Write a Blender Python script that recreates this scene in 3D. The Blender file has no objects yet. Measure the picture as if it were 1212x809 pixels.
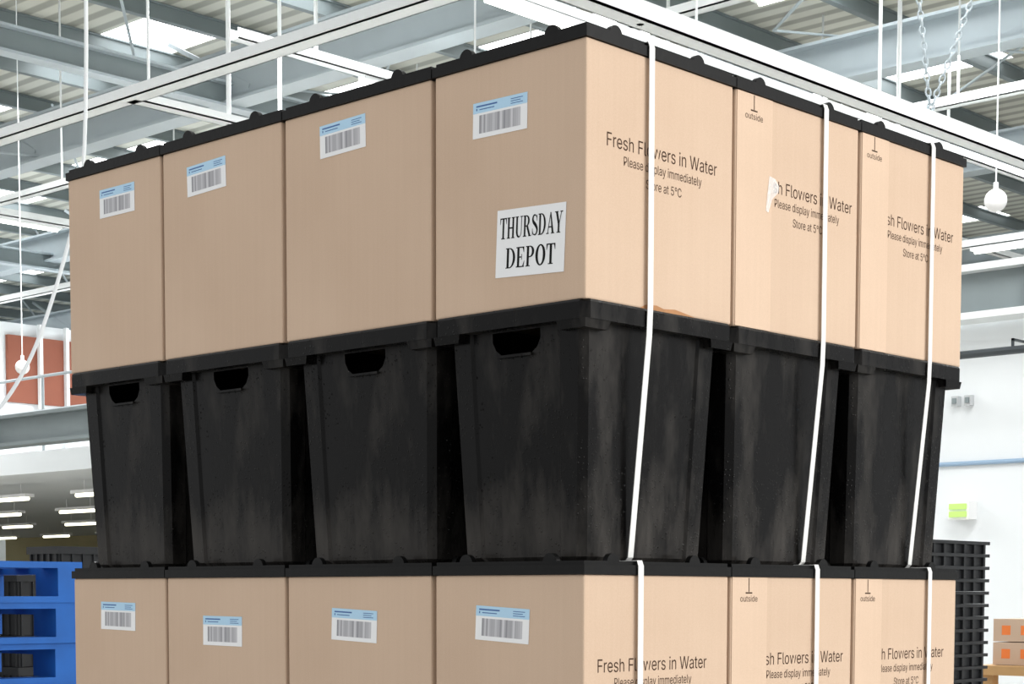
import bpy, bmesh, math, random, os
from mathutils import Vector, Matrix
random.seed(7)
scene=bpy.context.scene
scene.view_settings.view_transform='Standard'
CZ=-0.7097          # camera height in stack coordinates (z=0 is the top of the upper boxes)
FLOOR=-2.175

# ---------------------------------------------------------------- materials
def srgb(r,g,b):
    f=lambda c:(c/255/12.92 if c/255<=.04045 else ((c/255+.055)/1.055)**2.4)
    return (f(r),f(g),f(b),1)
def mat(name,col,rough=.5,metal=0,noise=0,nscale=8,bump=0,bscale=60,emit=None,estr=0,spec=None):
    m=bpy.data.materials.new(name);m.use_nodes=True
    nt=m.node_tree;b=nt.nodes['Principled BSDF']
    b.inputs['Base Color'].default_value=col
    b.inputs['Roughness'].default_value=rough
    b.inputs['Metallic'].default_value=metal
    if spec is not None:b.inputs['Specular IOR Level'].default_value=spec
    tc=nt.nodes.new('ShaderNodeTexCoord')
    if noise:
        n=nt.nodes.new('ShaderNodeTexNoise');n.inputs['Scale'].default_value=nscale;n.inputs['Detail'].default_value=5
        nt.links.new(tc.outputs['Object'],n.inputs['Vector'])
        r=nt.nodes.new('ShaderNodeMixRGB');r.inputs['Color1'].default_value=tuple(c*(1-noise) for c in col[:3])+(1,)
        r.inputs['Color2'].default_value=tuple(min(1,c*(1+noise)) for c in col[:3])+(1,)
        nt.links.new(n.outputs['Fac'],r.inputs['Fac']);nt.links.new(r.outputs[0],b.inputs['Base Color'])
    if bump:
        n=nt.nodes.new('ShaderNodeTexNoise');n.inputs['Scale'].default_value=bscale
        nt.links.new(tc.outputs['Object'],n.inputs['Vector'])
        bp=nt.nodes.new('ShaderNodeBump');bp.inputs['Strength'].default_value=bump;bp.inputs['Distance'].default_value=.002
        nt.links.new(n.outputs['Fac'],bp.inputs['Height']);nt.links.new(bp.outputs[0],b.inputs['Normal'])
    if emit:
        b.inputs['Emission Color'].default_value=emit;b.inputs['Emission Strength'].default_value=estr
    return m

def mat_card(name='cardboard',c1=(.555,.405,.295,1),c2=(.63,.475,.355,1)):
    m=bpy.data.materials.new(name);m.use_nodes=True
    nt=m.node_tree;b=nt.nodes['Principled BSDF'];b.inputs['Roughness'].default_value=.85
    b.inputs['Specular IOR Level'].default_value=.2
    tc=nt.nodes.new('ShaderNodeTexCoord');mp=nt.nodes.new('ShaderNodeMapping')
    mp.inputs['Scale'].default_value=(1,1,.02)
    nt.links.new(tc.outputs['Object'],mp.inputs['Vector'])
    n=nt.nodes.new('ShaderNodeTexNoise');n.inputs['Scale'].default_value=170;n.inputs['Detail'].default_value=1
    nt.links.new(mp.outputs[0],n.inputs['Vector'])
    n2=nt.nodes.new('ShaderNodeTexNoise');n2.inputs['Scale'].default_value=5;n2.inputs['Detail'].default_value=3
    nt.links.new(tc.outputs['Object'],n2.inputs['Vector'])
    n3=nt.nodes.new('ShaderNodeTexNoise');n3.inputs['Scale'].default_value=650;n3.inputs['Detail'].default_value=3
    nt.links.new(tc.outputs['Object'],n3.inputs['Vector'])
    s=nt.nodes.new('ShaderNodeMath');s.operation='MULTIPLY';s.inputs[1].default_value=.35;nt.links.new(n.outputs['Fac'],s.inputs[0])
    a=nt.nodes.new('ShaderNodeMath');a.operation='ADD';nt.links.new(s.outputs[0],a.inputs[0]);nt.links.new(n2.outputs['Fac'],a.inputs[1])
    a2=nt.nodes.new('ShaderNodeMath');a2.operation='ADD';nt.links.new(a.outputs[0],a2.inputs[0]);nt.links.new(n3.outputs['Fac'],a2.inputs[1])
    mr=nt.nodes.new('ShaderNodeMapRange');mr.inputs['From Min'].default_value=.75;mr.inputs['From Max'].default_value=1.6
    nt.links.new(a2.outputs[0],mr.inputs['Value'])
    mx=nt.nodes.new('ShaderNodeMixRGB');mx.inputs['Color1'].default_value=c1;mx.inputs['Color2'].default_value=c2
    nt.links.new(mr.outputs[0],mx.inputs['Fac']);nt.links.new(mx.outputs[0],b.inputs['Base Color'])
    bp=nt.nodes.new('ShaderNodeBump');bp.inputs['Strength'].default_value=.12;bp.inputs['Distance'].default_value=.0006
    nt.links.new(n.outputs['Fac'],bp.inputs['Height']);nt.links.new(bp.outputs[0],b.inputs['Normal'])
    return m
def mat_bucket():
    m=bpy.data.materials.new('black_wet_plastic');m.use_nodes=True
    nt=m.node_tree;b=nt.nodes['Principled BSDF'];b.inputs['Specular IOR Level'].default_value=.12
    tc=nt.nodes.new('ShaderNodeTexCoord')
    mp=nt.nodes.new('ShaderNodeMapping');mp.inputs['Scale'].default_value=(1,1,.3)
    nt.links.new(tc.outputs['Object'],mp.inputs['Vector'])
    n=nt.nodes.new('ShaderNodeTexNoise');n.inputs['Scale'].default_value=16;n.inputs['Detail'].default_value=9;n.inputs['Roughness'].default_value=.65
    nt.links.new(mp.outputs[0],n.inputs['Vector'])
    # water-mark haze: stronger toward the base of the tub
    sp=nt.nodes.new('ShaderNodeSeparateXYZ');nt.links.new(tc.outputs['Object'],sp.inputs[0])
    mz=nt.nodes.new('ShaderNodeMapRange');mz.inputs['From Min'].default_value=.0;mz.inputs['From Max'].default_value=.13;mz.inputs['To Min'].default_value=.2;mz.inputs['To Max'].default_value=0
    nt.links.new(sp.outputs[2],mz.inputs['Value'])
    ad=nt.nodes.new('ShaderNodeMath');ad.operation='ADD';nt.links.new(n.outputs['Fac'],ad.inputs[0]);nt.links.new(mz.outputs[0],ad.inputs[1])
    cr=nt.nodes.new('ShaderNodeValToRGB');cr.color_ramp.elements[0].position=.5;cr.color_ramp.elements[0].color=(.0032,.003,.003,1)
    cr.color_ramp.elements[1].position=.82;cr.color_ramp.elements[1].color=(.048,.044,.040,1)
    nt.links.new(ad.outputs[0],cr.inputs[0]);nt.links.new(cr.outputs[0],b.inputs['Base Color'])
    rr=nt.nodes.new('ShaderNodeMapRange');rr.inputs['From Min'].default_value=.35;rr.inputs['From Max'].default_value=.65;rr.inputs['To Min'].default_value=.16;rr.inputs['To Max'].default_value=.42
    nt.links.new(n.outputs['Fac'],rr.inputs['Value']);nt.links.new(rr.outputs[0],b.inputs['Roughness'])
    # water droplets
    v=nt.nodes.new('ShaderNodeTexVoronoi');v.inputs['Scale'].default_value=150
    nt.links.new(tc.outputs['Object'],v.inputs['Vector'])
    d=nt.nodes.new('ShaderNodeMapRange');d.inputs['From Min'].default_value=.0;d.inputs['From Max'].default_value=.25;d.inputs['To Min'].default_value=1;d.inputs['To Max'].default_value=0
    nt.links.new(v.outputs['Distance'],d.inputs['Value'])
    n4=nt.nodes.new('ShaderNodeTexNoise');n4.inputs['Scale'].default_value=14
    nt.links.new(tc.outputs['Object'],n4.inputs['Vector'])
    t=nt.nodes.new('ShaderNodeMath');t.operation='GREATER_THAN';t.inputs[1].default_value=.5;nt.links.new(n4.outputs['Fac'],t.inputs[0])
    mu=nt.nodes.new('ShaderNodeMath');mu.operation='MULTIPLY';nt.links.new(d.outputs[0],mu.inputs[0]);nt.links.new(t.outputs[0],mu.inputs[1])
    bp=nt.nodes.new('ShaderNodeBump');bp.inputs['Strength'].default_value=.6;bp.inputs['Distance'].default_value=.002
    nt.links.new(mu.outputs[0],bp.inputs['Height']);nt.links.new(bp.outputs[0],b.inputs['Normal'])
    return m
def mat_roof():
    m=bpy.data.materials.new('corrugated_roof_sheet');m.use_nodes=True
    nt=m.node_tree;b=nt.nodes['Principled BSDF'];b.inputs['Roughness'].default_value=.6
    tc=nt.nodes.new('ShaderNodeTexCoord')
    w=nt.nodes.new('ShaderNodeTexWave');w.bands_direction='X';w.inputs['Scale'].default_value=1.0
    nt.links.new(tc.outputs['Object'],w.inputs['Vector'])
    cr=nt.nodes.new('ShaderNodeValToRGB');cr.color_ramp.elements[0].color=srgb(160,161,152);cr.color_ramp.elements[1].color=srgb(206,207,197)
    cr.color_ramp.elements[0].position=.25;cr.color_ramp.elements[1].position=.55
    nt.links.new(w.outputs['Fac'],cr.inputs[0]);nt.links.new(cr.outputs[0],b.inputs['Base Color'])
    return m
M_card=mat_card();M_bucket=mat_bucket()
M_flap=mat_card('cardboard_flap',(.60,.445,.325,1),(.68,.51,.385,1))
M_lid=mat('black_lid_plastic',(.005,.005,.005,1),.38,noise=.3,nscale=20,bump=.2,bscale=80,spec=.15)
M_ink=mat('print_ink',srgb(70,52,42),.8,noise=.1,nscale=200,spec=.1)
M_black=mat('sign_ink',(.01,.01,.01,1),.7,noise=.1,spec=.1)
M_paper=mat('white_paper',(.84,.85,.86,1),.75,noise=.02,nscale=30)
M_labblue=mat('label_blue',srgb(176,212,236),.5,noise=.03,nscale=200)
M_labink=mat('label_blue_ink',srgb(60,100,160),.6,noise=.05)
M_strap=mat('white_strap',(.78,.78,.76,1),.35,noise=.06,nscale=60)
M_steel=mat('painted_steel_grey',srgb(168,178,183),.5,noise=.06,nscale=3)
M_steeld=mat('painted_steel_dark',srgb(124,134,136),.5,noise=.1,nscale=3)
M_galv=mat('galvanised_tray',srgb(226,230,230),.4,noise=.04,nscale=5)
M_roof=mat_roof()
M_wall=mat('white_wall_panel',srgb(222,226,228),.7,noise=.015,nscale=2)
M_brick=mat('red_brown_cladding',srgb(138,78,58),.7,noise=.1,nscale=3)
M_conc=mat('concrete_floor',srgb(190,188,182),.55,noise=.1,nscale=1.5)
M_blue=mat('blue_painted_wood',srgb(8,90,172),.6,noise=.25,nscale=9)
M_tray=mat('black_crate_plastic',(.016,.017,.019,1),.45,noise=.3,nscale=10,spec=.3)
M_orange=mat('orange_sticker',srgb(240,130,60),.6,noise=.05)
M_wood=mat('raw_wood',srgb(190,150,100),.7,noise=.15,nscale=12)
M_sky=mat('skylight_panel',(.9,.9,.9,1),.5,noise=.02,emit=(.97,.99,1,1),estr=4.5)
M_tube=mat('fluorescent_tube',(.9,.9,.9,1),.4,noise=.02,emit=(1,.98,.9,1),estr=6)
M_tubeg=mat('emergency_tube',srgb(170,205,110),.4,noise=.02,emit=(.40,.68,.14,1),estr=.4)
M_tubey=mat('warm_tube',(.9,.9,.8,1),.4,noise=.02,emit=(1,.95,.72,1),estr=3)
M_globe=mat('white_globe',(.85,.85,.85,1),.3,noise=.02,nscale=5)
M_pipe=mat('dark_pipe',srgb(50,56,60),.4,noise=.1)
M_cond=mat('blue_grey_conduit',srgb(140,165,190),.5,noise=.05)
M_sock=mat('socket_grey',srgb(190,193,195),.5,noise=.05)

def mat_barcode():
    m=bpy.data.materials.new('barcode_print');m.use_nodes=True
    nt=m.node_tree;b=nt.nodes['Principled BSDF'];b.inputs['Roughness'].default_value=.6
    tc=nt.nodes.new('ShaderNodeTexCoord');mp=nt.nodes.new('ShaderNodeMapping');mp.inputs['Scale'].default_value=(1,1,.0)
    nt.links.new(tc.outputs['Object'],mp.inputs['Vector'])
    n=nt.nodes.new('ShaderNodeTexNoise');n.inputs['Scale'].default_value=150;n.inputs['Detail'].default_value=1
    nt.links.new(mp.outputs[0],n.inputs['Vector'])
    cr=nt.nodes.new('ShaderNodeValToRGB');cr.color_ramp.elements[0].position=.35;cr.color_ramp.elements[0].color=srgb(140,140,145)
    cr.color_ramp.elements[1].position=.65;cr.color_ramp.elements[1].color=srgb(208,208,212)
    nt.links.new(n.outputs['Fac'],cr.inputs[0]);nt.links.new(cr.outputs[0],b.inputs['Base Color'])
    return m
M_bar=mat_barcode()

# ---------------------------------------------------------------- mesh helpers
class MB:
    def __init__(s): s.v=[];s.f=[];s.m=[]
    def add(s,vs,fs,mi=0):
        o=len(s.v);s.v+=[tuple(v) for v in vs];s.f+=[tuple(i+o for i in f) for f in fs];s.m+=[mi]*len(fs)
    def box(s,x0,y0,z0,x1,y1,z1,mi=0):
        v=[(x0,y0,z0),(x1,y0,z0),(x1,y1,z0),(x0,y1,z0),(x0,y0,z1),(x1,y0,z1),(x1,y1,z1),(x0,y1,z1)]
        s.add(v,[(0,3,2,1),(4,5,6,7),(0,1,5,4),(1,2,6,5),(2,3,7,6),(3,0,4,7)],mi)
    def tube(s,a,b,r,mi=0,n=8):
        a=Vector(a);b=Vector(b);d=(b-a).normalized();u=d.orthogonal().normalized();w=d.cross(u)
        vs=[];
        for p in(a,b):
            for i in range(n):
                t=2*math.pi*i/n;vs.append(p+u*r*math.cos(t)+w*r*math.sin(t))
        fs=[(i,(i+1)%n,n+(i+1)%n,n+i) for i in range(n)]+[tuple(range(n-1,-1,-1)),tuple(range(n,2*n))]
        s.add(vs,fs,mi)
    def bar(s,a,b,w,h,mi=0):   # rectangular bar between two points
        a=Vector(a);b=Vector(b);d=(b-a).normalized();up=Vector((0,0,1))
        if abs(d.z)>.95: up=Vector((0,1,0))
        u=d.cross(up).normalized()*w/2;v=u.cross(d).normalized()*h/2
        vs=[p+q for p in(a,b) for q in(-u-v,u-v,u+v,-u+v)]
        s.add(vs,[(0,3,2,1),(4,5,6,7),(0,1,5,4),(1,2,6,5),(2,3,7,6),(3,0,4,7)],mi)
    def ibeam(s,ax,c,lo,hi,top,dep,w,tf=.03,tw=.02,mi=0,mi2=None):
        mi2=mi if mi2 is None else mi2
        def b(u0,z0,u1,z1,m):
            if ax=='Y': s.box(u0,lo,z0,u1,hi,z1,m)
            else: s.box(lo,u0,z0,hi,u1,z1,m)
        b(c-w/2,top-tf,c+w/2,top,mi);b(c-w/2,top-dep,c+w/2,top-dep+tf,mi);b(c-tw/2,top-dep+tf,c+tw/2,top-tf,mi2)
    def obj(s,name,mats,parent=None,smooth=False,loc=None):
        me=bpy.data.meshes.new(name);me.from_pydata(s.v,[],s.f);me.update()
        for m in mats: me.materials.append(m)
        for p,mi in zip(me.polygons,s.m): p.material_index=mi;p.use_smooth=smooth
        o=bpy.data.objects.new(name,me);scene.collection.objects.link(o)
        if parent: o.parent=parent
        if loc: o.location=loc
        return o
def link(name,me,loc,parent=None):
    o=bpy.data.objects.new(name,me);scene.collection.objects.link(o);o.location=loc
    if parent:o.parent=parent
    return o
def apply_mods(o):
    dg=bpy.context.evaluated_depsgraph_get();me=bpy.data.meshes.new_from_object(o.evaluated_get(dg));o.modifiers.clear();o.data=me
    return me

# ---------------------------------------------------------------- bucket
HB=.336;HBOX=.3288;HL=.018;TIER=HB+HBOX+HL
def ring(a,b,p,r,c,ny=0):
    def side(a,b):
        return [(-a+c,-b),(-a+p,-b),(-a+p+.004,-b+r),(a-p-.004,-b+r),(a-p,-b),(a-c,-b)]
    pts=side(a,b)
    pts+=[(-y,x) for x,y in side(b,a)]
    pts+=[(-x,-y) for x,y in side(a,b)]
    pts+=[(y,-x) for x,y in side(b,a)]
    return pts
def bucket_mesh(W,D):
    a=W/2-.001;b=D/2-.001
    prof=[(.036,0,.003),(.030,.006,.004),(.0165,.304,.004),(.0165,.3115,0.004),(.0,.3115,0),(.0,.333,0),(.002,HB,0),(.006,HB,0),
          (.020,.3115,.0),(.0335,.010,.0)]
    rings=[[(x,y,z) for x,y in ring(a-i,b-i,.046-i*.3,r,.010)] for i,z,r in prof]
    mb=MB();n=24;vs=[v for r in rings for v in r]
    fs=[]
    for k in range(len(rings)-1):
        for i in range(n):
            j=(i+1)%n;fs.append((k*n+i,k*n+j,(k+1)*n+j,(k+1)*n+i))
    fs.append(tuple(range(n-1,-1,-1)));fs.append(tuple(range((len(rings)-1)*n,len(rings)*n)))
    mb.add(vs,fs)
    o=mb.obj('tmp',[M_bucket])
    bm=bmesh.new();bm.from_mesh(o.data);bmesh.ops.recalc_face_normals(bm,faces=bm.faces);bm.to_mesh(o.data);bm.free()
    # hand-hold cutter through both end walls
    hw=.044;prf=[(-hw,.3095),(-hw,.297),(-hw+.006,.286),(-hw+.016,.279),(hw-.016,.279),(hw-.006,.286),(hw,.297),(hw,.3095)]
    c=MB();k=len(prf)
    c.add([(-a-.05,y,z) for y,z in prf]+[(a+.05,y,z) for y,z in prf],[(i,(i+1)%k,k+(i+1)%k,k+i) for i in range(k)]+[tuple(range(k-1,-1,-1)),tuple(range(k,2*k))])
    co=c.obj('cut',[M_bucket])
    bm=bmesh.new();bm.from_mesh(co.data);bmesh.ops.recalc_face_normals(bm,faces=bm.faces);bm.to_mesh(co.data);bm.free()
    m=o.modifiers.new('b','BOOLEAN');m.operation='DIFFERENCE';m.object=co;m.solver='EXACT'
    me=apply_mods(o);bpy.data.objects.remove(co);bpy.data.objects.remove(o)
    # extra parts: corner gussets, hand-hold lips
    e=MB();e.v=[tuple(v.co) for v in me.vertices];e.f=[tuple(p.vertices) for p in me.polygons];e.m=[0]*len(e.f)
    for sx in(-1,1):
        for sy in(-1,1):
            vt=[(sx*(a-.001),sy*(b-.001)),(sx*(a-.052),sy*(b-.001)),(sx*(a-.052),sy*(b-.03)),(sx*(a-.03),sy*(b-.03)),(sx*(a-.03),sy*(b-.052)),(sx*(a-.001),sy*(b-.052))]
            vb=[(sx*(a-.003),sy*(b-.003)),(sx*(a-.048),sy*(b-.003)),(sx*(a-.048),sy*(b-.03)),(sx*(a-.03),sy*(b-.03)),(sx*(a-.03),sy*(b-.048)),(sx*(a-.003),sy*(b-.048))]
            vs=[(x,y,.3115) for x,y in vt]+[(x,y,.300) for x,y in vb]
            e.add(vs,[(i,(i+1)%6,6+(i+1)%6,6+i) for i in range(6)]+[(0,1,2,3,4,5),(11,10,9,8,7,6)])
        xs=sx*(a-.0185)
        e.bar((xs,-.031,.2765),(xs,.031,.2765),.005,.0035)
    o=e.obj('tmp2',[M_bucket])
    bm=bmesh.new();bm.from_mesh(o.data);bmesh.ops.recalc_face_normals(bm,faces=bm.faces);bm.to_mesh(o.data);bm.free()
    me=o.data;bpy.data.objects.remove(o)
    return me
def box_mesh(W,D,H,ins=.004,bev=.0025,m=None):
    mb=MB();a=W/2-ins;b=D/2-ins
    mb.box(-a,-b,0,a,b,H);o=mb.obj('t',[m or M_card])
    md=o.modifiers.new('bv','BEVEL');md.width=bev;md.segments=2;md.limit_method='ANGLE'
    me=apply_mods(o);bpy.data.objects.remove(o);return me
def lid_mesh(W,D):
    mb=MB();a=W/2-.001;b=D/2-.001
    mb.box(-a,-b,0,a,b,.013);mb.box(-a+.004,-b+.004,.013,a-.004,b-.004,HL)
    def lug(cx,cy,ax):
        n=10;r=.0125;t=.004;vs=[]
        for s in(-t,t):
            for i in range(n+1):
                th=math.pi*i/n;u=r*math.cos(th);z=.016+.0125*math.sin(th)
                vs.append((cx+u,cy+s,z) if ax=='X' else (cx+s,cy+u,z))
        k=n+1
        fs=[(i,i+1,k+i+1,k+i) for i in range(n)]+[tuple(range(k-1,-1,-1)),tuple(range(k,2*k))]
        mb.add(vs,fs)
    for fr in(.21,.76):
        for s in(-1,1):
            lug(-W/2+fr*W,s*(b-.011),'X');lug(s*(a-.011),D/2-fr*D,'Y')
    o=mb.obj('t',[M_lid])
    bm=bmesh.new();bm.from_mesh(o.data);bmesh.ops.recalc_face_normals(bm,faces=bm.faces);bm.to_mesh(o.data);bm.free()
    me=o.data;bpy.data.objects.remove(o);return me

XB=[0,.3216,.6432,.965];YB=[0,.284,.607,.916,1.19]
W=.3216
BM=[bucket_mesh(W,YB[j+1]-YB[j]) for j in range(4)]
CM=[box_mesh(W,YB[j+1]-YB[j],HBOX) for j in range(4)]
LM=[lid_mesh(W,YB[j+1]-YB[j]) for j in range(4)]

# ---------------------------------------------------------------- printing
FONT=None
try:
    fd=os.path.join(bpy.utils.system_resource('DATAFILES'),'fonts','Inter.woff2')
    if os.path.exists(fd): FONT=bpy.data.fonts.load(fd)
except Exception: FONT=None
def text_mesh(body,width,cap):
    def mk(b):
        cu=bpy.data.curves.new('t','FONT');cu.body=b;cu.size=1;cu.resolution_u=4
        if FONT: cu.font=FONT
        o=bpy.data.objects.new('t',cu);scene.collection.objects.link(o)
        dg=bpy.context.evaluated_depsgraph_get();me=bpy.data.meshes.new_from_object(o.evaluated_get(dg))
        bpy.data.objects.remove(o);return me
    capm=mk('H');ch=max(v.co.y for v in capm.vertices)
    me=mk(body)
    xs=[v.co.x for v in me.vertices];x0=min(xs);sx=width/(max(xs)-x0)
    for v in me.vertices: v.co=Vector(((v.co.x-x0)*sx,v.co.y*cap/ch,0))
    return me
def put_text(name,body,x,z,width,cap,parent,mat_=M_ink,side='R',off=.0002,rot=0):
    me=text_mesh(body,width,cap);me.materials.clear();me.materials.append(mat_)
    for p in me.polygons: p.material_index=0
    o=bpy.data.objects.new(name,me);scene.collection.objects.link(o);o.parent=parent
    pl=parent.location
    o.location=(x-pl.x,.004-off-pl.y,z-pl.z);o.rotation_euler=(math.pi/2,rot,0)
    return o
def label(parent,y,z,rot):
    e=MB();w=.1;h=.047;t=.0004
    # local: u to viewer's right (-Y), z up ; x = -offset
    def r(u0,z0,u1,z1,mi,d):
        e.add([(-d,-u0,z0),(-d,-u1,z0),(-d,-u1,z1),(-d,-u0,z1)],[(0,1,2,3)],mi)
    e.box(-t,-w/2,-h/2,0,w/2,h/2,0)
    r(-w/2,h/2-.014,w/2,h/2,1,t+.0001)
    r(-w/2+.012,-h/2+.006,w/2-.012,h/2-.017,2,t+.0001)
    r(-w/2+.006,h/2-.006,-w/2+.045,h/2-.004,3,t+.0002)
    r(-w/2+.006,h/2-.0105,-w/2+.008,h/2-.0075,3,t+.0002)
    r(-w/2+.012,h/2-.0100,-w/2+.040,h/2-.0088,3,t+.0002)
    for k in range(3): r(w/2-.030,h/2-.005-.003*k,w/2-.008-.004*(k%2),h/2-.004-.003*k,3,t+.0002)
    o=e.obj('barcode_label',[M_paper,M_labblue,M_bar,M_labink],parent)
    pl=parent.location
    o.location=(.0037-pl.x,y-pl.y,z-pl.z);o.rotation_euler=(-rot,0,0)
    return o
def R_(x0,y0,x1,y1): return [(x0,y0),(x1,y0),(x1,y1),(x0,y1)]
def arc(co,ro,ci,ri,t0,t1,n=14):
    out=[]
    for i in range(n):
        a=math.radians(t0+(t1-t0)*i/n);b=math.radians(t0+(t1-t0)*(i+1)/n)
        P=lambda c,r,t:(c[0]+r[0]*math.cos(t),c[1]+r[1]*math.sin(t))
        out.append([P(ci,ri,a),P(co,ro,a),P(co,ro,b),P(ci,ri,b)])
    return out
def spath():
    P=[(.56,.76,.05),(.52,.88,.06),(.38,.965,.06),(.22,.93,.10),(.15,.78,.15),(.22,.64,.17),(.38,.53,.18),(.53,.40,.17),(.60,.25,.15),(.52,.09,.10),(.36,.035,.06),(.20,.10,.06),(.13,.25,.05)]
    out=[]
    pts=[]
    for i in range(len(P)-1):
        p0=P[max(i-1,0)];p1=P[i];p2=P[i+1];p3=P[min(i+2,len(P)-1)]
        for k in range(4):
            t=k/4;pts.append([.5*((2*b)+(-a+c)*t+(2*a-5*b+4*c-d)*t*t+(-a+3*b-3*c+d)*t**3) for a,b,c,d in zip(p0,p1,p2,p3)])
    pts.append(list(P[-1]))
    L=[]
    for i,p in enumerate(pts):
        q=pts[min(i+1,len(pts)-1)];o=pts[max(i-1,0)];dx,dy=q[0]-o[0],q[1]-o[1];l=math.hypot(dx,dy) or 1
        nx,ny=-dy/l*p[2]/2,dx/l*p[2]/2;L.append(((p[0]+nx,p[1]+ny),(p[0]-nx,p[1]-ny)))
    for a,b in zip(L,L[1:]): out.append([a[0],a[1],b[1],b[0]])
    out+= [R_(.545,.68,.585,.98),R_(.11,.02,.15,.34)]
    return out
sf=.045
G={
'T':(.72,[R_(.28,0,.45,1),R_(.18,0,.55,sf),R_(.03,.94,.70,1),[(.03,.70),(.06,.70),(.13,.95),(.03,.95)],[(.67,.70),(.70,.70),(.70,.95),(.60,.95)]]),
'H':(.84,[R_(.11,0,.28,1),R_(.56,0,.73,1),R_(.28,.46,.56,.53)]+[R_(x,y,x+.33,y+sf) for x in(.03,.48) for y in(0,1-sf)]),
'U':(.80,[R_(.11,.3,.28,1),R_(.62,.3,.68,1),R_(.03,1-sf,.37,1),R_(.52,1-sf,.78,1)]+arc((.395,.3),(.285,.31),(.45,.3),(.17,.24),180,360)),
'R':(.84,[R_(.11,0,.28,1),R_(.03,0,.37,sf),R_(.03,1-sf,.3,1),R_(.28,.95,.36,1),R_(.28,.47,.36,.525),[(.34,.5),(.52,.5),(.80,0),(.61,0)],R_(.58,0,.84,sf)]+arc((.35,.735),(.32,.265),(.35,.737),(.15,.213),-90,90)),
'S':(.68,spath()),
'D':(.82,[R_(.11,0,.28,1),R_(.03,0,.34,sf),R_(.03,1-sf,.34,1)]+arc((.32,.5),(.45,.5),(.32,.5),(.27,.45),-90,90)),
'A':(.82,[[(.12,0),(.18,0),(.43,.90),(.39,1)],[(.37,1),(.46,1),(.76,0),(.57,0)],R_(.2,.29,.62,.345),R_(.02,0,.27,sf),R_(.5,0,.82,sf)]),
'Y':(.80,[[(.09,1),(.28,1),(.49,.45),(.32,.40)],[(.63,1),(.69,1),(.49,.45),(.44,.45)],R_(.32,0,.49,.47),R_(.22,0,.59,sf),R_(.01,1-sf,.34,1),R_(.54,1-sf,.80,1)]),
'E':(.74,[R_(.11,0,.28,1),R_(.03,0,.66,sf+.01),R_(.03,.945,.64,1),R_(.28,.47,.46,.53),R_(.44,.36,.48,.64),[(.62,0),(.68,.30),(.65,.30),(.52,.04)],[(.64,1),(.64,.72),(.61,.72),(.52,.95)]]),
'P':(.74,[R_(.11,0,.28,1),R_(.03,0,.37,sf),R_(.03,1-sf,.3,1),R_(.28,.95,.36,1),R_(.28,.44,.36,.495)]+arc((.35,.72),(.33,.28),(.35,.723),(.15,.228),-90,90)),
'O':(.84,arc((.42,.5),(.38,.52),(.42,.5),(.19,.455),0,360,28)),
}
def serif(mb,word,u0,u1,z,cap,x,mi):
    adv=sum(G[c][0] for c in word);s=(u1-u0)/adv;u=u0;k=0
    for c in word:
        for poly in G[c][1]:
            mb.add([(x-k*1e-6,-(u+px*s),z+py*cap) for px,py in poly],[tuple(range(len(poly)))],mi);k+=1
        u+=G[c][0]*s

# ---------------------------------------------------------------- the stack
stack_z=[-(k+1)*TIER+HL for k in range(3)]   # base z of each tier (upper first)
boxes={}
for k in range(3):
    z0=stack_z[k]
    for i in range(3):
        for j in range(4):
            cx=(XB[i]+XB[i+1])/2;cy=(YB[j]+YB[j+1])/2
            link('flower_bucket',BM[j],(cx,cy,z0))
            bo=link('cardboard_box',CM[j],(cx,cy,z0+HB));boxes[k,i,j]=bo
            bo.rotation_euler=(0,0,random.uniform(-.006,.006) if (i,j)!=(0,0) else 0)
            link('bucket_lid',LM[j],(cx,cy,z0+HB+HBOX))
bpy.context.view_layer.update()
labs={0:[(.156,-.073,-.02),(.472,-.046,.02),(.796,-.053,.03),(1.041,-.054,.0)],1:[(.1505,-.75,-.05),(.451,-.755,-.04),(.766,-.768,-.01),(1.054,-.747,-.02)],
      2:[(.15,-1.44,0),(.45,-1.43,.03),(.77,-1.44,0),(1.05,-1.44,-.02)]}
for k in range(3):
    for j in range(4): label(boxes[k,0,j],*labs[k][j])
FULL="Fresh Flowers in Water";PART="sh Flowers in Water"
for k in range(3):
    zz=-k*TIER
    dx=[0,-.013,-.005][k]
    b=boxes[k,0,0]
    def block(b,x1,full,off=.0002):
        wf=.236
        if full: put_text('printed_text',FULL,x1-wf,zz-.129,wf,.0175,b)
        else: put_text('printed_text',PART,x1-.205,zz-.129,.205,.0175,b)
        c=x1-.118
        put_text('printed_text',"Please display immediately",c-.0835,zz-.149,.167,.0118,b)
        put_text('printed_text',"Store at 5\u00b0C",c-.037,zz-.171,.076,.0118,b)
    block(b,.281+dx,True)
    block(boxes[k,1,0],.623+dx*.5,False);block(boxes[k,2,0],.929+dx*.5,False)
    for i,(f0,f1,tx) in ((1,(.328,.413,.368)),(2,(.6495,.726,.684))):
        b=boxes[k,i,0];pl=b.location
        e=MB();e.box(f0-pl.x,.0030-pl.y,.001,f1-pl.x,.0040-pl.y,HBOX-.001)
        e.obj('glued_flap',[M_flap],b)
        put_text('printed_text','outside',tx-.021,zz-.036,.042,.0085,b,off=.0012)
        e=MB();
        e.box(tx-.0009-pl.x,.0028-pl.y,-.022+zz-pl.z,tx+.0009-pl.x,.00295-pl.y,-.002+zz-pl.z)
        e.box(tx-.008-pl.x,.0028-pl.y,-.0245+zz-pl.z,tx+.008-pl.x,.00295-pl.y,-.0225+zz-pl.z)
        e.obj('print_mark',[M_ink],b)
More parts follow.
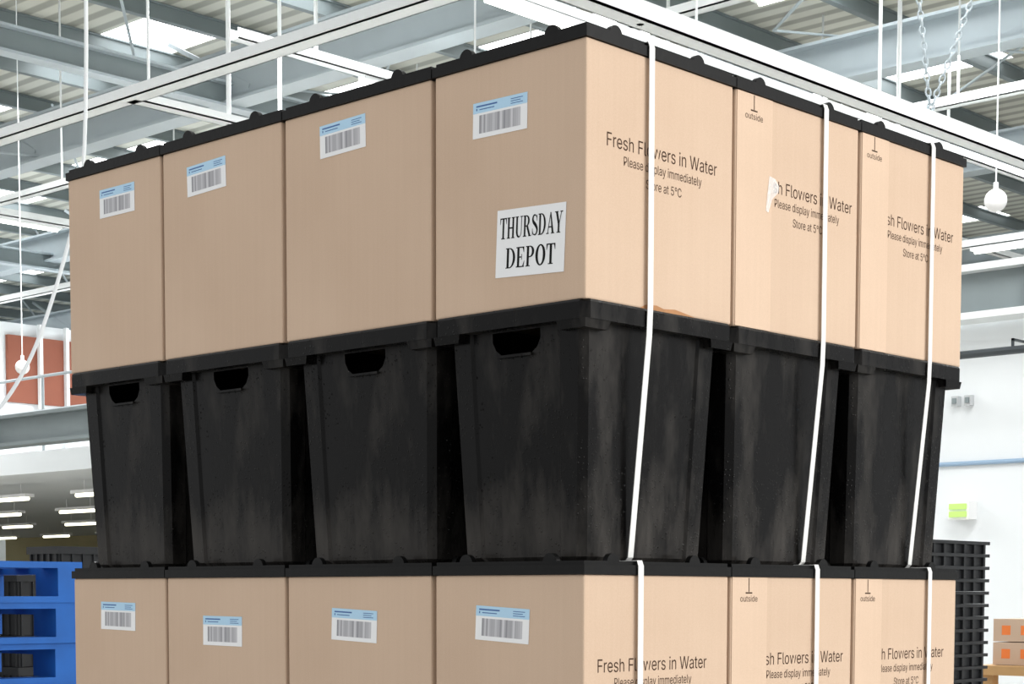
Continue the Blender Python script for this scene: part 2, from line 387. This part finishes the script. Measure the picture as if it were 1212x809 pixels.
# translucent white patch painting glare over the print on the second box
M_glare=mat('glare_white',(.95,.95,.95,1),.12,noise=.02,bump=1,bscale=120);
M_glare.node_tree.nodes['Principled BSDF'].inputs['Alpha'].default_value=.5
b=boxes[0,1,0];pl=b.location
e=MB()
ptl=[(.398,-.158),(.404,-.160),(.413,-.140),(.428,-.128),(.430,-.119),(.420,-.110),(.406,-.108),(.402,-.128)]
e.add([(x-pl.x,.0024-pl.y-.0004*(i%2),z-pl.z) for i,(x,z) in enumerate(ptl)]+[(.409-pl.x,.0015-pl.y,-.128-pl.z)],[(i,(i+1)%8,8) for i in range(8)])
o=e.obj('glare_patch',[M_glare],b)
b=boxes[0,0,0];pl=b.location
M_torn=mat('torn_cardboard',srgb(176,128,88),.9,noise=.2,nscale=90)
e=MB();pts=[(.115,-.3285),(.125,-.3235),(.15,-.3215),(.165,-.3245),(.19,-.3225),(.215,-.3255),(.235,-.3285)]
e.add([(x-pl.x,.0037-pl.y,z-pl.z) for x,z in pts],[tuple(range(len(pts)))]);e.obj('torn_edge',[M_torn],b)

# THURSDAY DEPOT paper sign on the corner box
e=MB();w,h=.123,.0885
e.box(-.0006,-w/2,-h/2,0,w/2,h/2)
serif(e,'THURSDAY',-.056,.057,.006,.0275,-.0008,1)
serif(e,'DEPOT',-.044,.046,-.033,.0265,-.0008,1)
o=e.obj('paper_sign',[M_paper,M_black],boxes[0,0,0]);pl=boxes[0,0,0].location
o.location=(.0036-pl.x,.1000-pl.y,-.244-pl.z);o.rotation_euler=(math.radians(2.6),0,0)

# strapping: one loop per strap per tier
def strap(x,k,xb):
    z0=stack_z[k];zt=z0+TIER;o=.0015;Y1=YB[-1]
    P=[(x,-o,zt-.006),(x,.001,zt+.001),(x,Y1-.001,zt+.001),(x,Y1+o,zt-.006),(x,Y1+o,z0+.300),(x,Y1-.030+o,z0+.006),(x,Y1-.036,z0-.0005),(x,.036,z0-.0005),(xb,.030-o,z0+.006),(xb,-o,z0+.300),(x,-o,z0+.34)]
    mb=MB();n=len(P);w=.0055;vs=[]
    for i in range(n):
        p=Vector(P[i]);a=Vector(P[i-1]);c=Vector(P[(i+1)%n]);t=(c-a);t.x=0;t.normalize();nn=Vector((0,t.z,-t.y))*.0005
        vs+=[p+Vector((-w,0,0))-nn,p+Vector((w,0,0))-nn,p+Vector((w,0,0))+nn,p+Vector((-w,0,0))+nn]
    fs=[]
    for i in range(n):
        j=(i+1)%n
        for q in range(4): r=(q+1)%4;fs.append((i*4+q,i*4+r,j*4+r,j*4+q))
    mb.add(vs,fs);mb.obj('packing_strap',[M_strap])
for k,xs in enumerate([(.130,.543,.853),(.114,.536,.866),(.12,.54,.86)]):
    for x in xs: strap(x,k,x-.002)

# wooden pallet below
def pallet(name,x0,y0,z0,Lx,Ly,m):
    e=MB();
    for i in range(7):
        w=.1;y=y0+(Ly-w)*i/6;e.box(x0,y,z0+.122,x0+Lx,y+w,z0+.144)
    for i in range(3):
        x=x0+(Lx-.1)*i/2
        e.box(x,y0,z0+.1,x+.1,y0+Ly,z0+.122)
        for j in range(3):
            y=y0+(Ly-.145)*j/2;e.box(x,y,z0+.022,x+.1,y+.145,z0+.1)
    for j in range(3):
        y=y0+(Ly-.1)*j/2;e.box(x0,y,z0,x0+Lx,y+.1,z0+.022)
    return e.obj(name,[m])
pallet('pallet',-.0175,-.005,stack_z[2]-.146,1.0,1.2,M_wood)
for q in range(11): pallet('blue_pallet',.86+.012*random.random(),4.0+.02*random.random(),FLOOR+.1435*q,1.0,1.2,M_blue)

# ---------------------------------------------------------------- building shell
H=lambda h:h+CZ
e=MB();e.box(-12,-12,FLOOR-.1,60,70,FLOOR);e.obj('floor',[M_conc])
e=MB();e.box(-12,60,FLOOR,60,60.2,H(7.4));e.obj('wall_back',[M_wall])
e=MB();e.box(60,-12,FLOOR,60.2,60,H(7.4));e.obj('wall_far_right',[M_wall])
e=MB();e.box(13.05,-6,FLOOR,13.2,17,H(2.5));e.obj('wall_right',[M_wall])
# roof deck with rooflights
xs=[12.0-8.4,12.0-4.2,12.0,15.6,19.6,24,28.5,33,37.5,42,46.5,51,55.5]
e=MB();s=MB();zr=H(7.0)
ys=[-4+4.6*i for i in range(14)]
for a,b in zip(xs,xs[1:]):
    e.box(a+.55,-6,zr,b-.55,60,zr+.05)
for a in xs:
    off=(a*1.7)%3
    y=-6
    for yy in ys:
        l0=yy+off;l1=l0+3.0
        e.box(a-.55,y,zr,a+.55,l0,zr+.05);s.box(a-.55,l0,zr+.01,a+.55,l1,zr+.04);y=l1
    e.box(a-.55,y,zr,a+.55,60.5,zr+.05)
e.obj('ceiling',[M_roof]);s.obj('window_rooflights',[M_sky])
# purlins (along X) and rafters (along Y)
e=MB()
for i in range(38):
    y=1+1.55*i
    e.ibeam('X',y,2,58,zr-.005,.2,.09,.02,.02)
e.obj('roof_purlins',[M_steeld])
e=MB()
for X in (11.9,16.4,21.5,28,36,45): 
    e.ibeam('Y',X,-5,59,H(6.45),.62 if X<12 else .5,.3,.035,.03,0,0)
    for q in range(14):
        y=-3+4.65*q
        e.bar((X,y,H(6.0)),(X,y+1.6,H(6.8)),.05,.05,0)
for Y in (7,16,27,40):
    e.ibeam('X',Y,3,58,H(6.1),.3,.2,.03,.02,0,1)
e.obj('roof_beams',[M_steel,M_steeld])
# diagonal wind bracing and thin rods
e=MB()
for a in range(10):
    x=4+4*a
    for b in range(6):
        y=6+7*b
        e.tube((x,y,H(6.6)),(x+4,y+5,H(6.6)),.02,0,6)
        if (a+b)%2: e.tube((x+4,y,H(5.9)),(x,y+5,H(6.6)),.015,0,6)
e.obj('roof_bracing',[M_steel])
# main crane/lintel beams: right-hand bay and the lower left-hand bay
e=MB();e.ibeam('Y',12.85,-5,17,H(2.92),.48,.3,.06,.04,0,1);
for y in range(-4,17,5): e.box(12.72,y,H(2.5),12.98,y+.03,H(2.9),1)
e.obj('lintel_beam',[M_galv,M_steeld])
e=MB();e.ibeam('Y',12.85,17.01,55,H(2.66),.46,.3,.05,.04,0,0)
for y in range(18,55,5): e.box(12.72,y,H(2.25),12.98,y+.03,H(2.62),0)
e.obj('lintel_beam',[M_steeld])
# cable trays + fluorescent battens + hangers
def tray(name,ax,c,lo,hi,h,w=.11,d=.09,hang=3.0,lamp=True,thin=.012,thick=.022):
    e=MB();z=H(h)
    if ax=='Y':
        e.box(c-w/2,lo,z,c+w/2,hi,z+.012);e.box(c-w/2,lo,z,c-w/2+.01,hi,z+d);e.box(c+w/2-.01,lo,z,c+w/2,hi,z+d)
    else:
        e.box(lo,c-w/2,z,hi,c+w/2,z+.012);e.box(lo,c-w/2,z,hi,c-w/2+.01,z+d);e.box(lo,c+w/2-.01,z,hi,c+w/2,z+d)
    t=lo+1.0;k=0
    while t<hi:
        p=(c,t) if ax=='Y' else (t,c)
        e.tube((p[0],p[1],z),(p[0],p[1],zr-.01),thin if k%2 else thick,0,6);t+=hang;k+=1
    if lamp:
        t=lo+1.6
        while t<hi-1.5:
            if ax=='Y': e.box(c-.05,t,z-.05,c+.05,t+1.5,z,0);e.tube((c,t+.05,z-.07),(c,t+1.45,z-.07),.02,1)
            else: e.box(t,c-.05,z-.05,t+1.5,c+.05,z,0);e.tube((t+.05,c,z-.07),(t+1.45,c,z-.07),.02,1)
            t+=4.5
    return e.obj(name,[M_galv,M_tube])
tray('cable_tray','Y',6.95,6.0,29,4.0,.15,.09,3.7,False)
tray('cable_tray','X',10.95,6.95,22,4.0,.13,.07,3.0,False)
tray('cable_tray','X',4.5,4.6,22,2.94,.12,.10,2.3,False)
tray('cable_tray','X',7.6,6,30,4.3,.08,.08,3.1,True)
tray('cable_tray','X',12.2,9,40,5.2,.12,.1,3.1,True)
tray('cable_tray','Y',10.2,4,29,4.75,.12,.08,4,True)
tray('cable_tray','Y',15,3,29,5.0,.12,.1,4,True)
tray('cable_tray','Y',20,3,29,4.6,.12,.1,4,True)
tray('cable_tray','X',20,9,50,5.0,.12,.1,4,True)
# pipes on the right
e=MB();e.tube((12.5,-3,H(2.1)),(12.5,16,H(2.1)),.035)
for y in range(-3,17,3): e.box(12.49,y,H(2.12),12.51,y+.02,H(2.2));e.box(12.49,y,H(2.18),13.04,y+.02,H(2.2))
e.obj('dark_pipe',[M_pipe])
e=MB();e.tube((13.03,-3,H(1.2)),(13.03,16,H(1.2)),.02);e.obj('wall_conduit',[M_cond])
e=MB();
for y in(-2,3,8,13): e.box(13.0,y,FLOOR,13.05,y+.04,H(2.4))
e.obj('trim_1',[M_wall])
e=MB()
for y in(6.67,6.80): e.box(12.99,y,H(1.72),13.05,y+.07,H(1.81));e.box(12.975,y+.015,H(1.74),12.99,y+.055,H(1.79),1)
e.obj('wall_socket',[M_sock,M_steeld])
e=MB();e.box(12.9,6.62,H(.69),13.05,6.83,H(.85));e.box(12.88,6.64,H(.71),12.9,6.81,H(.76),1);e.box(12.88,6.64,H(.78),12.9,6.81,H(.83),1);e.obj('emergency_light',[M_globe,M_tubeg])
def globe(name,x,y,h,r):
    bm=bmesh.new();bmesh.ops.create_uvsphere(bm,u_segments=28,v_segments=18,radius=r)
    me=bpy.data.meshes.new(name);bm.to_mesh(me);bm.free();me.materials.append(M_globe)
    for p in me.polygons:p.use_smooth=True
    o=bpy.data.objects.new(name,me);scene.collection.objects.link(o);o.location=(x,y,H(h))
    e=MB();e.tube((0,0,r),(0,0,6.98-h),.006);e.tube((0,0,r-.005),(0,0,r+.05),.02)
    e.obj('cord',[M_galv],o)
globe('globe_pendant',10.75,5.25,2.97,.085);globe('globe_pendant',9.2,16.3,2.52,.08)
def chain(name,a,b,link_l=.06):
    a=Vector(a);b=Vector(b);n=int((b-a).length/link_l/.8);e=MB();d=(b-a).normalized();u0=d.orthogonal().normalized();w0=d.cross(u0)
    for i in range(n):
        c=a+(b-a)*((i+.5)/n);u=u0 if i%2 else w0
        L=link_l/2;wd=link_l*.28;pts=[c+d*L*math.cos(t)+u*wd*math.sin(t) for t in [2*math.pi*k/8 for k in range(8)]]
        for k in range(8): e.tube(pts[k],pts[(k+1)%8],.006,0,4)
    return e.obj(name,[M_steel])
chain('hanging_chain',(8.5,4.5,H(3.06)),(8.3,4.9,H(6.9)));chain('hanging_chain',(8.5,4.5,H(3.06)),(9.6,3.6,H(6.9)))
chain('hanging_chain',(11.4,4.5,H(3.06)),(11.3,4.6,H(6.9)))
# looping white cable on the left
cu=bpy.data.curves.new('hanging_cable','CURVE');cu.dimensions='3D';cu.bevel_depth=.009
sp=cu.splines.new('NURBS');P=[(2.95,5.6,H(5.2)),(2.91,5.43,H(2.1)),(2.78,5.5,H(1.45)),(2.61,5.62,H(.88)),(2.3,5.9,H(.50)),(1.8,6.3,H(.42))]
sp.points.add(len(P)-1)
for p,c in zip(sp.points,P): p.co=(*c,1)
sp.use_endpoint_u=True;sp.order_u=3
o=bpy.data.objects.new('hanging_cable',cu);scene.collection.objects.link(o);cu.materials.append(M_galv)

# lower hall on the left under the mezzanine
e=MB();e.box(14.2,19,H(1.95),14.4,58,H(2.3));e.box(14.4,19,H(2.05),34,58,H(2.2));e.obj('mezzanine_floor',[M_wall])
e=MB()
for y in range(20,58,2): e.tube((14.3,y,H(2.3)),(14.3,y,H(3.5)),.025)
for h in(2.95,3.5): e.tube((14.3,19,H(h)),(14.3,58,H(h)),.025)
e.obj('handrail',[M_steel])
e=MB();e.box(16.4,30,H(2.2),34,30.2,H(5.3));e.obj('wall_mezzanine',[M_wall])
e=MB();e.box(17.25,29.9,H(3.75),26,29.99,H(5.05));e.obj('cladding_panel',[M_brick])
e=MB();
for y in(31.5,38): e.box(14.5,y,FLOOR,14.65,y+.15,H(6.5))
for x in(17.9,18.5): e.box(x,29.8,H(2.2),x+.07,29.9,H(5.3))
e.obj('steel_column',[M_galv])
e=MB();e.box(34,19,FLOOR,34.2,58,H(2.2));e.obj('wall_hall',[mat('hall_wall',srgb(176,164,124),.8,noise=.2,nscale=.6)])
e=MB()
for x in(16.5,20,24,29):
    for y in range(22,56,3):
        e.box(x-.1,y,H(1.80),x+.1,y+1.5,H(1.86),0);e.tube((x,y+.05,H(1.77)),(x,y+1.45,H(1.77)),.035,1)
        e.tube((x,y+.3,H(1.86)),(x,y+.3,H(2.05)),.008);e.tube((x,y+1.2,H(1.86)),(x,y+1.2,H(2.05)),.008)
e.obj('hall_lights',[M_globe,M_tubey])

def crate_stack(name,x0,y0,lx,ly,top,dh,m):
    e=MB();z=FLOOR
    while z<top-.001:
        e.box(x0+.015,y0+.015,z,x0+lx-.015,y0+ly-.015,z+dh*.75);e.box(x0,y0,z+dh*.72,x0+lx,y0+ly,z+dh*.98)
        for i in range(7):
            xx=x0+.03+(lx-.08)*i/6;e.box(xx,y0+.002,z,xx+.015,y0+.016,z+dh*.75)
        for i in range(5):
            yy=y0+.03+(ly-.08)*i/4;e.box(x0+.002,yy,z,x0+.016,yy+.015,z+dh*.75)
        z+=dh
    return e.obj(name,[m])
crate_stack('black_crate_stack',4.94,2.42,.6,.4,H(.20),.055,M_tray)
crate_stack('black_crate_stack',4.4,8.6,.6,.4,H(.13),.2,M_tray)
crate_stack('black_crate_stack',5.15,9.3,.6,.4,H(.16),.2,M_tray)
crate_stack('black_crate_stack',3.7,9.3,.6,.4,H(.16),.2,M_tray)
# packed cartons on a timber bench at the right
e=MB();e.box(6.9,1.9,H(-.42),8.2,3.25,H(-.37))
for x in(6.95,8.1):
    for y in(1.95,3.15): e.box(x,y,FLOOR,x+.06,y+.06,H(-.42))
e.box(7.0,2.0,H(-1.0),8.15,3.2,H(-.96));e.obj('timber_bench',[M_wood])
for a in range(3):
    for b_ in range(2):
        for c in range(2):
            e=MB();x=7.0;y=2.0+a*.4;z=H(-.368)+b_*.125
            e.box(0,0,0,.5,.38,.12,0);e.box(-.001,.16,.035,0,.22,.085,1);e.box(-.001,.28,.035,0,.33,.085,1);e.box(.06,-.001,.03,.15,0,.09,1)
            e.obj('carton',[M_card,M_orange],None,False,(x+c*.54,y,z))

# ---------------------------------------------------------------- lights
w=bpy.data.worlds.new('w');scene.world=w;w.use_nodes=True
bg=w.node_tree.nodes['Background'];bg.inputs[0].default_value=(.98,.99,1,1);bg.inputs[1].default_value=.90
def area(name,loc,target,sx,sy,power,col=(1,1,1)):
    l=bpy.data.lights.new(name,'AREA');l.shape='RECTANGLE';l.size=sx;l.size_y=sy;l.energy=power;l.color=col
    o=bpy.data.objects.new(name,l);scene.collection.objects.link(o);o.location=loc
    o.rotation_euler=(Vector(target)-Vector(loc)).to_track_quat('-Z','Y').to_euler();return o
area('right_fill_light',(3.2,-7,2.2),(.6,0,-.5),5,4,520,(1,.985,.96))  # unseen area light added to brighten the right-hand faces, no door modelled
for x,y,p in((10,14,780),(16,8,780),(20,24,780),(12,30,780),(9,4,380)):
    area('background_fill_light',(x,y,H(5.5)),(x,y,FLOOR),4,4,p)  # fill lights added under the roof to lift the background

# ---------------------------------------------------------------- camera
cd=bpy.data.cameras.new('camera');co=bpy.data.objects.new('camera',cd);scene.collection.objects.link(co)
f,pit,roll,yaw=2120.914,.06988,.00186,.75536
F=Vector((math.cos(yaw)*math.cos(pit),math.sin(yaw)*math.cos(pit),-math.sin(pit)))
R=Vector((math.sin(yaw),-math.cos(yaw),0));U=R.cross(F)
R2=R*math.cos(roll)+U*math.sin(roll);U2=U*math.cos(roll)-R*math.sin(roll)
co.matrix_world=Matrix(((R2.x,U2.x,-F.x,-1.76138),(R2.y,U2.y,-F.y,-1.53025),(R2.z,U2.z,-F.z,CZ),(0,0,0,1)))
cd.sensor_fit='HORIZONTAL';cd.sensor_width=36;cd.lens=f/1212*36
cd.shift_x=0;cd.shift_y=(851.99-404.5)/1212
cd.clip_start=.05;cd.clip_end=300
scene.camera=co
